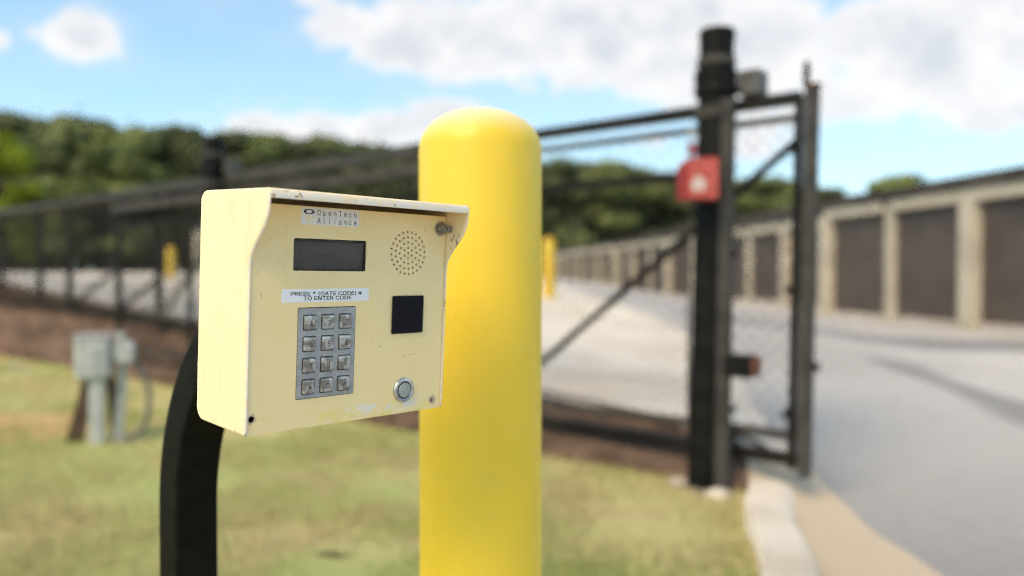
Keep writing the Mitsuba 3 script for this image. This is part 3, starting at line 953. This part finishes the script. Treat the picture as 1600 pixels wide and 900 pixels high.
# --- panel, with every opening cut
UR, VT = .2334, .2062
plate = to_man(bx(.0002, UR, -.0088, VT, -.0018, 0, .0004))


def rrect(u, v, w, h, r):
    return sbox(u, v, u + w, v + h).buffer(-r).buffer(r, quad_segs=5)


def cutter(poly, z0=-.02, h=.04):
    m = extrude(poly, h)
    m.apply_translation([0, 0, z0])
    return to_man(m)


holes = []
su, sv_ = .1815, .1642
for k in range(0, 5):
    for i in range(max(1, 6 * k)):
        a = 2 * math.pi * i / max(1, 6 * k) + math.pi / 2 + .02 * k
        holes.append(Point(su + .00565 * k * math.cos(a), sv_ + .00565 * k * math.sin(a)).buffer(.00138, quad_segs=3))
LCD = rrect(.0432, .1442, .0834, .0311, .0018)
PAD = rrect(.0498, .0195, .0664, .0894, .0016)
cuts = holes + [LCD, PAD, Point(.1811, .0533).buffer(.0009, quad_segs=3), Point(.0048, .0066).buffer(.0031, quad_segs=4), Point(.2215, .0004).buffer(.0025, quad_segs=4)]
plate = plate + cutter(rrect(.0348, .1352, .101, .0528, .004).buffer(-.0004), -.0004, .0009)
plate = plate - cutter(shapely.union_all(cuts))
part(kp, 'front_panel', K(to_tri(plate)), 'm_panel', 25)
part(kp, 'back_plate', K(bx(.001, .233, -.005, .203, -.012, -.0085)), 'm_gap')
part(kp, 'lower_flange', K(bx(.0008, UR - .0006, -.0088, -.0075, -.010, -.0020)), 'm_panel')

# --- display
lc = part(kp, 'display', K(extrude(rrect(.0434, .1444, .083, .0307, .0016), .0012).apply_translation([0, 0, -.0068])), 'm_lcd')
bz = LCD.buffer(-.0001).difference(rrect(.0452, .1462, .0778, .0262, .001))
part(kp, 'display_bezel', K(extrude(bz, .0046).apply_translation([0, 0, -.0055])), 'm_bezel')
segs = []
r = np.random.default_rng(5)
for i in range(20):
    if i in (5, 6, 12, 13): continue
    u0 = .0500 + i * .0034
    if r.random() < .6:
        segs.append(bx(u0, u0 + .0018, .1628, .1631, -.0056, -.0055))
part(lc, 'faint_characters', K(cat_(segs)), 'm_lcd_seg')
scene['m_glass'] = {'type': 'thindielectric', 'int_ior': 1.5}
part(kp, 'display_glass', K((np.array([[.0434, .1444, -.0009], [.1264, .1444, -.0009], [.1264, .1751, -.0009], [.0434, .1751, -.0009]]), np.array([[0, 1, 2], [0, 2, 3]])) and trimesh.Trimesh(np.array([[.0434, .1444, -.0009], [.1264, .1444, -.0009], [.1264, .1751, -.0009], [.0434, .1751, -.0009]]), [[0, 1, 2], [0, 2, 3]], process=False)), 'm_glass')


def letters(text, u, v, h, pitch, sx=1.0, bold=False, depth=.00008, fixed=True, slope=0.0):
    """Lettering at (u, v); fixed pitch per character, or natural spacing stretched by sx."""
    ms = []
    if fixed:
        for i, ch in enumerate(text):
            if ch == ' ': continue
            m = meshkit.text_mesh(ch, h, depth, bold)
            w = m.bounds[1, 0] - m.bounds[0, 0]
            m.apply_translation([-(m.bounds[0, 0] + m.bounds[1, 0]) / 2, 0, 0])
            s = sx if w * sx < pitch * .9 else pitch * .9 / w
            m.apply_scale([s, 1, 1])
            m.apply_translation([u + (i + .5) * pitch, v + slope * i, 0])
            ms.append(m)
    else:
        m = meshkit.text_mesh(text, h, depth, bold)
        m.apply_scale([sx, 1, 1])
        m.apply_translation([u, v, 0])
        ms.append(m)
    return cat_(ms)


# --- maker's sticker
stk = part(kp, 'sticker', K(extrude(rrect(.0504, .1888, .0661, .0166, .0014), .00025).apply_translation([0, 0, .0001])), 'm_sticker', label='white sticker with dark lettering and an oval emblem')
ZT = .00038
part(stk, 'lettering', K(cat_([letters('OpenTech', .0669, .1981, .0053, .0060, .92, False, depth=.00008), letters('Alliance', .0669, .1904, .0053, .0060, .92, False, depth=.00008)]).apply_translation([0, 0, ZT])), 'm_ink')
th = np.linspace(0, 2 * np.pi, 48, endpoint=False)
ell = lambda cx, cy, a, b: Polygon(np.column_stack([cx + a * np.cos(th), cy + b * np.sin(th)]))
part(stk, 'emblem', K(extrude(ell(.0588, .2010, .0060, .0025).difference(ell(.0588, .2010, .0034, .0017)), .00008).apply_translation([0, 0, ZT])), 'm_ink_blue')
yl = shapely.union_all([Polygon([(.0532, .1972), (.0552, .1972), (.0566, .1945), (.0558, .1945)]), Polygon([(.0576, .1972), (.0600, .1972), (.0592, .1922), (.0584, .1922)]), Polygon([(.0624, .1972), (.0644, .1972), (.0618, .1945), (.0610, .1945)]), sbox(.0560, .1906, .0616, .1916)])
part(stk, 'faded_print', K(extrude(yl, .00008).apply_translation([0, 0, ZT])), 'm_ink_yellow')

# --- instruction label
lab = part(kp, 'instruction_label', K(trimesh.creation.extrude_polygon(Polygon([(.0318, .1139), (.1316, .1142), (.1308, .1271), (.0322, .1266)]), .0002, engine='earcut').apply_translation([0, 0, .0001])), 'm_label', label='white paper label with instructions in black capitals')


def fit_text(text, u0, u1, v, h, bold=False):
    m = meshkit.text_mesh(text, h, .00008, bold)
    w = m.bounds[1, 0] - m.bounds[0, 0]
    m.apply_translation([-m.bounds[0, 0], 0, 0])
    m.apply_scale([(u1 - u0) / w, 1, 1])
    m.apply_translation([u0, v, ZT - .00005])
    return m


part(lab, 'lettering', K(cat_([fit_text('PRESS * (GATE CODE) #', .0415, .1225, .1204, .0036, True), fit_text('TO ENTER CODE', .0552, .1102, .1160, .0036, True)])), 'm_ink')

# --- keys
part(kp, 'keypad_plate', K(extrude(rrect(.0505, .0202, .0649, .0879, .0014), .0022).apply_translation([0, 0, -.0016])), 'm_plate')


def key_mesh(w, h, z):
    P = []
    for zz, ins in ((0, 0), (z * .55, .0002), (z * .85, .0008), (z, .0022)):
        for a in range(4):
            sx, sy = ((1, 1), (-1, 1), (-1, -1), (1, -1))[a]
            for c in (0, 1, 2):
                rr = .0016
                an = math.radians(90 * a + 45 * c)
                P.append((sx * (w / 2 - rr - ins) + rr * math.cos(an) * 1, sy * (h / 2 - rr - ins) + rr * math.sin(an), zz))
    return trimesh.convex.convex_hull(np.array(P))


km = key_mesh(.0136, .0142, .0026)
well = rrect(-.0074, -.0077, .0148, .0154, .0016)
for i, ch in enumerate('123456789*0#'):
    cu, cv = .0505 + .0124 + .0201 * (i % 3), .0202 + .0879 - .0139 - .0209 * (i // 3)
    kk = part(kp, 'key', K(km.copy().apply_translation([cu, cv, .0006])), 'm_key', 30)
    m = meshkit.text_mesh(ch, .0054 if ch != '*' else .0085, .00012)
    c = m.bounds.mean(0)
    m.apply_translation([cu - c[0] + .0006, cv - c[1] - .0006, .00318])
    part(kk, 'character', K(m), 'm_ink')
    part(kk, 'shadow_gap', K(extrude(well.difference(rrect(-.0067, -.007, .0134, .014, .0014)), .00006).apply_translation([cu, cv, .00062])), 'm_gap')

# --- reader window, button, locks
rd = part(kp, 'reader_window', K(bx(.1613, .204, .0779, .1186, .0001, .0026, .0012)), 'm_lens')
place = lambda m, u, v, z=0: K(m.apply_translation([u, v, z]))
bt = part(kp, 'call_button', place(lathe([(.0137, 0), (.0137, .0014), (.0128, .0026), (.0104, .0030), (.0094, .0022), (.0094, .001), (0, .001)], 44), .1809, .0164, .0001), 'm_steel', 30)
part(bt, 'push_cap', place(lathe([(.0081, .0009), (.0081, .0026), (.0075, .0031), (0, .0033)], 36), .1809, .0164, .0001), 'm_steel_dull', 30)
part(bt, 'ring', place(lathe([(.0094, .0012), (.0090, .0015), (.0081, .0015), (.0081, .0012)], 36), .1809, .0164, .0001), 'm_gap', 30)
lk = part(kp, 'cam_lock', place(lathe([(.0052, 0), (.0052, .006), (.0046, .0072), (0, .0074)], 24), .2255, .1925, .0001), 'm_lock', 30)
part(lk, 'washer', place(lathe([(.0075, 0), (.0075, .0012), (.005, .0014)], 24), .2255, .1925, .0001), 'm_lock', 30)
part(lk, 'cam', K(bx(.2285, .2335, .1885, .1955, .005, .011, .0012)), 'm_lock', label='grey latch head of the lock')
hs = part(kp, 'screw', place(lathe([(.0022, -.006), (.0022, -.0022), (0, -.0018)], 16), .2215, .0004), 'm_lock', 30)

# ------------------------------------------------------------------ gooseneck post
cb = KO + KU * .1167 + KV * .105 - KN * (D - .001)
N2 = np.array([KN[0], KN[1], 0]); N2 /= np.linalg.norm(N2)
Rg = .285
pts = []
for a in np.linspace(0, math.pi / 2, 22):
    pts.append(cb - N2 * (Rg * math.sin(a) + .012) + UP * (-Rg * (1 - math.cos(a))))
pts.append(pts[-1] + UP * -.15)
pts.append(pts[-1] + UP * -1.0)
U2 = np.cross(UP, N2)
half = .0292
V_, F_ = [], []
pts = np.array(pts)
sec = []
rr = .006
for sx, sy, a0 in ((1, 1, 0), (-1, 1, 90), (-1, -1, 180), (1, -1, 270)):
    for a in (0, 30, 60, 90):
        sec.append((sx * (half - rr) + rr * math.cos(math.radians(a0 + a)), sy * (half - rr) + rr * math.sin(math.radians(a0 + a))))
ns = len(sec)
for i, p in enumerate(pts):
    d = pts[min(i + 1, len(pts) - 1)] - pts[max(i - 1, 0)]
    d /= np.linalg.norm(d)
    b = np.cross(d, U2)
    V_.append(np.array([p + U2 * x + b * y for x, y in sec]))
V_ = np.vstack(V_)
for i in range(len(pts) - 1):
    for j in range(ns):
        k = (j + 1) % ns
        F_ += [[i * ns + j, i * ns + k, (i + 1) * ns + k], [i * ns + j, (i + 1) * ns + k, (i + 1) * ns + j]]
gm = trimesh.Trimesh(V_, F_, process=False)
trimesh.repair.fix_normals(gm)
mat('m_post', speckle((.003, .003, .003), (.006, .0056, .0056), 60), .6, .12)
gp = thing('gooseneck_post', 'black square tube post curving up behind the yellow keypad', 'post')
part(gp, 'tube', gm, 'm_post', 35)
part(gp, 'flange', K(bx(.075, .160, .062, .148, -D - .009, -D - .0005, .002)), 'm_post')
part(gp, 'base_plate', bx(-.08, .08, -.08, .08, 0, .012, .002).apply_translation([pts[-1][0], pts[-1][1], .03]), 'm_post')

# ------------------------------------------------------------------ grass, weeds, stones
r = np.random.default_rng(3)
n = 120000
Yg = 1.5 + 9.0 * r.random(n) ** 1.15
Xg = r.uniform(-.80, .36, n) * Yg + r.normal(size=n) * .1
ok = shapely.contains_xy(near_poly.buffer(-.02), Xg, Yg)
Xg, Yg = Xg[ok], Yg[ok]
dens = meshkit.fbm(np.stack([Xg * 1.7, Yg * 1.7, Xg * 0], -1), 3, 8)
ok = r.random(len(Xg)) < np.clip(.25 + 1.9 * (dens - .3), .12, 1)
Xg, Yg, dens = Xg[ok], Yg[ok], dens[ok]
n = len(Xg)
zg = lawn_z(Xg, Yg) - .004
hg = r.uniform(.018, .05, n) * (.7 + .8 * (dens - .3))
wg = r.uniform(.0018, .0038, n) * (1 + .15 * Yg)
aa = r.uniform(0, 2 * np.pi, n)
ln = r.normal(size=(n, 2)) * .55 * hg[:, None]
ca, sa = np.cos(aa) * wg, np.sin(aa) * wg
base = np.column_stack([Xg, Yg, zg])
Vg = np.stack([base + np.column_stack([ca, sa, 0 * ca]), base - np.column_stack([ca, sa, 0 * ca]), base + np.column_stack([ln * .35 + np.column_stack([-ca, -sa]) * .6, hg * .6]),
               base + np.column_stack([ln, hg])], 1).reshape(-1, 3)
i = np.arange(n)[:, None] * 4
Fg = np.vstack([i + [0, 1, 2], i + [0, 2, 3]])
pat = meshkit.fbm(np.stack([Xg * .9, Yg * .9, Xg * 0 + 2], -1), 3, 21)
dry = np.clip(ss(.40, .60, pat)[:, None] + r.normal(size=(n, 1)) * .25, 0, 1)
cg = np.array([.33, .385, .125]) * (1 - dry) + np.array([.48, .43, .20]) * dry
cg = cg * r.uniform(.85, 1.15, (n, 1))
up = np.column_stack([ln * 4, np.ones(n)])
up = np.repeat(up / np.linalg.norm(up, axis=1, keepdims=True), 4, 0)
scene[thing('grass', 'short yellow green grass growing on the island lawn', 'grass', kind='stuff')] = leafy(Vg, Fg, up, np.repeat(np.clip(cg, .01, .6), 4, 0))


def stone(name, q, rad, matn, label, cat, seed):
    m = trimesh.creation.icosphere(subdivisions=2, radius=1)
    m.vertices = m.vertices * (.75 + .5 * meshkit.noise(m.vertices * 1.7 + seed)[:, None]) * np.array([1, .8, .62]) * rad
    m.apply_translation(q)
    return single(name, m, matn, label, cat, True)


q = at(1060, 762, 4.0); stone('stone', [q[0], q[1], .04], .05, 'm_slab', 'pale stone lying at the foot of the near gate post', 'stone', 2)
q = at(1122, 782, 3.8); stone('stone', [q[0], q[1], .03], .06, 'm_curb', 'buff concrete lump between the near gate post and the curb', 'stone', 5)
# a dark weed in the grass
q = at(525, 876, 3.0)
r = np.random.default_rng(8)
ms = []
for i in range(24):
    a, L = r.uniform(0, 6.28), r.uniform(.03, .075)
    d = np.array([math.cos(a), math.sin(a) * .7, r.uniform(.2, .7)])
    s_ = np.array([-math.sin(a), math.cos(a), 0]) * .007
    o = np.array([q[0], q[1], .018]) + [r.normal() * .02, r.normal() * .012, 0]
    ms.append(trimesh.Trimesh([o - s_ * .3, o + s_ * .3, o + d * L * .5 + s_, o + d * L * .5 - s_, o + d * L], [[0, 1, 2], [0, 2, 3], [3, 2, 4]], process=False))
mat('m_weed', (.15, .14, .075), .8, .3)
single('weed', cat_(ms), 'm_weed', 'small dark weed in the grass below the keypad', 'weed')
